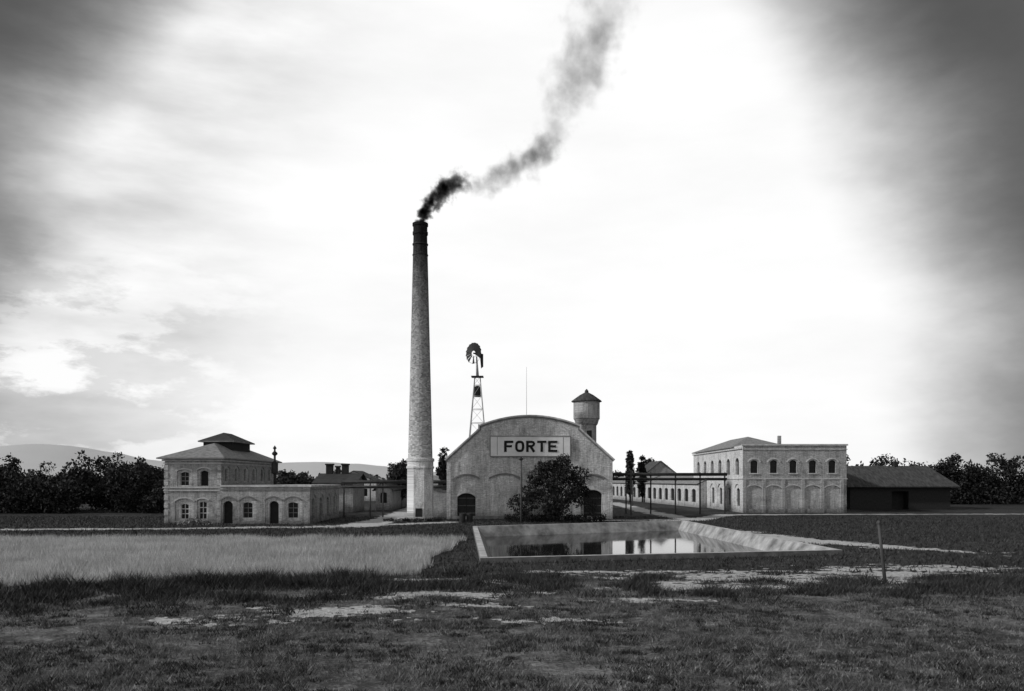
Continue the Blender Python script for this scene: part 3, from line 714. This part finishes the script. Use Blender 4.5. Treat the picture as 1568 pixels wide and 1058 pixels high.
def far():
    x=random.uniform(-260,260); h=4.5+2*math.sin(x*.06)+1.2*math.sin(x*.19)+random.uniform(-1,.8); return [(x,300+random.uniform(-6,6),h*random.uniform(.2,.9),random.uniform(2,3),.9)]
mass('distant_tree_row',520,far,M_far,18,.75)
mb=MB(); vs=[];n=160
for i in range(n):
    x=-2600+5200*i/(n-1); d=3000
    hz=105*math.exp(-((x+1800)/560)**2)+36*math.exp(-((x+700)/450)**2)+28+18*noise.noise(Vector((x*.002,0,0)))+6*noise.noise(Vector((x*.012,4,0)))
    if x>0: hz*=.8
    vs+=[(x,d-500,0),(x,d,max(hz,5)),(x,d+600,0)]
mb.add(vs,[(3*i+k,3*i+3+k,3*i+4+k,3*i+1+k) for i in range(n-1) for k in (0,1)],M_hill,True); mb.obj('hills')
rg=group('rubble_pile',(-29.3,75.2,0)); mb=MB()
for i in range(150):
    r=abs(random.gauss(0,.75)); t=random.uniform(0,6.28); x=-29.6+r*1.7*math.cos(t); y=75.2+r*.7*math.sin(t); z=max(0,.75-r*.5)*random.random(); s_=random.uniform(.06,.2)
    vs=[(x+random.uniform(-1,1)*s_,y+random.uniform(-1,1)*s_,max(0,z+random.uniform(-1,1)*s_)) for _ in range(6)]
    mb.add(vs,[(0,1,2),(0,2,3),(0,3,4),(0,4,1),(5,1,2),(5,2,3),(5,3,4),(5,4,1)],M_rubble)
mb.obj('stones',rg)
for bx,by in ((-4.9,79.3),(-4.2,79.6)):
    bg=group('steel_drum',(bx,by,0)); mb=MB(); mb.lathe(bx,by,[(.29,0),(.3,.02),(.3,.28),(.32,.3),(.3,.32),(.3,.58),(.32,.6),(.3,.62),(.3,.88),(.28,.9)],M_steel,14); mb.obj('drum_body',bg)

# ------------------------------------------------------------------ light, sky, camera
sd_=Vector((-0.85,-0.22,0.50)).normalized()
sun=bpy.data.lights.new('sun','SUN'); sun.energy=2.4; sun.angle=math.radians(3); so=bpy.data.objects.new('sun',sun); COL.objects.link(so)
so.rotation_euler=sd_.to_track_quat('Z','Y').to_euler(); so.location=(-60,20,60)
w=bpy.data.worlds.new('World'); scene.world=w; w.use_nodes=True; nt=w.node_tree; nt.nodes.clear()
ow=N(nt,'ShaderNodeOutputWorld'); bg=N(nt,'ShaderNodeBackground'); bg.inputs['Strength'].default_value=0.1
sky=N(nt,'ShaderNodeTexSky'); sky.sky_type='NISHITA'; sky.sun_disc=False; sky.sun_elevation=math.asin(sd_.z); sky.sun_rotation=math.atan2(sd_.x,sd_.y)
bw=N(nt,'ShaderNodeRGBToBW'); nt.links.new(sky.outputs[0],bw.inputs[0])
tc=N(nt,'ShaderNodeTexCoord'); dirv=tc.outputs['Generated']; s=N(nt,'ShaderNodeSeparateXYZ'); nt.links.new(dirv,s.inputs[0])
def mr(v,a,b_): 
    n=N(nt,'ShaderNodeMapRange',interpolation_type='SMOOTHSTEP'); n.inputs[1].default_value=a;n.inputs[2].default_value=b_; nt.links.new(v,n.inputs[0]); return n.outputs[0]
hyp=math_(nt,'SQRT',math_(nt,'ADD',math_(nt,'MULTIPLY',s.outputs[0],s.outputs[0]),math_(nt,'MULTIPLY',s.outputs[1],s.outputs[1])))
hx=math_(nt,'DIVIDE',s.outputs[0],math_(nt,'MAXIMUM',hyp,.001)); z2=math_(nt,'MULTIPLY',s.outputs[2],s.outputs[2])
nA=noise_(nt,mapping(nt,dirv,(1.6,1.6,6)),2.2,6,0.55)
nB=noise_(nt,mapping(nt,dirv,(1.5,1.5,3)),2.2,6,0.55)
nC=noise_(nt,mapping(nt,dirv,(2.4,2.4,6)),2.6,8,0.62)
wob=math_(nt,'MULTIPLY',math_(nt,'SUBTRACT',nB,.5),.14)
hxr=math_(nt,'ADD',math_(nt,'ADD',hx,math_(nt,'MULTIPLY',z2,.7)),wob)
hxl=math_(nt,'ADD',math_(nt,'SUBTRACT',hx,math_(nt,'MULTIPLY',z2,.7)),wob)
wl=mr(hxl,-0.24,-0.56); wr=mr(hxr,0.42,0.66); vig_l=mr(hxl,-.52,-.68)  # outer weights also paint vignette-like corner darkening into the sky colour
low=mr(s.outputs[2],.30,.12)
cum=math_(nt,'MULTIPLY',math_(nt,'MULTIPLY',low,wl),ramp(nt,nC,[(0.45,0.24),(0.52,0.0)]))
greyL=math_(nt,'MULTIPLY',wl,ramp(nt,nA,[(0.36,0.03),(0.70,0.26)]))
greyL=math_(nt,'ADD',math_(nt,'ADD',greyL,cum),math_(nt,'MULTIPLY',vig_l,.95))
greyR=math_(nt,'MULTIPLY',wr,ramp(nt,nB,[(0.3,0.98),(0.7,1.15)]))
soft=ramp(nt,nA,[(0.38,0.0),(0.7,0.06)])
dark=math_(nt,'ADD',soft,math_(nt,'ADD',greyL,greyR))
val=math_(nt,'MULTIPLY',math_(nt,'POWER',2.718,math_(nt,'MULTIPLY',math_(nt,'POWER',dark,1.15),-2.0)),1.04)
cloud_vig=math_(nt,'MULTIPLY',val,10.0)
mx=mixc(nt,0.97,bw.outputs[0],cloud_vig); nt.links.new(mx,bg.inputs['Color']); nt.links.new(bg.outputs[0],ow.inputs['Surface'])
cam=bpy.data.cameras.new('camera'); co=bpy.data.objects.new('camera',cam); COL.objects.link(co)
co.location=(0,0,4.2); co.rotation_euler=(math.radians(90),0,0); cam.sensor_width=36; cam.lens=28.24; cam.shift_y=0.1314; cam.clip_end=12000; cam.clip_start=.1
scene.camera=co
scene.view_settings.view_transform='Standard'; scene.view_settings.look='None'; scene.view_settings.exposure=0
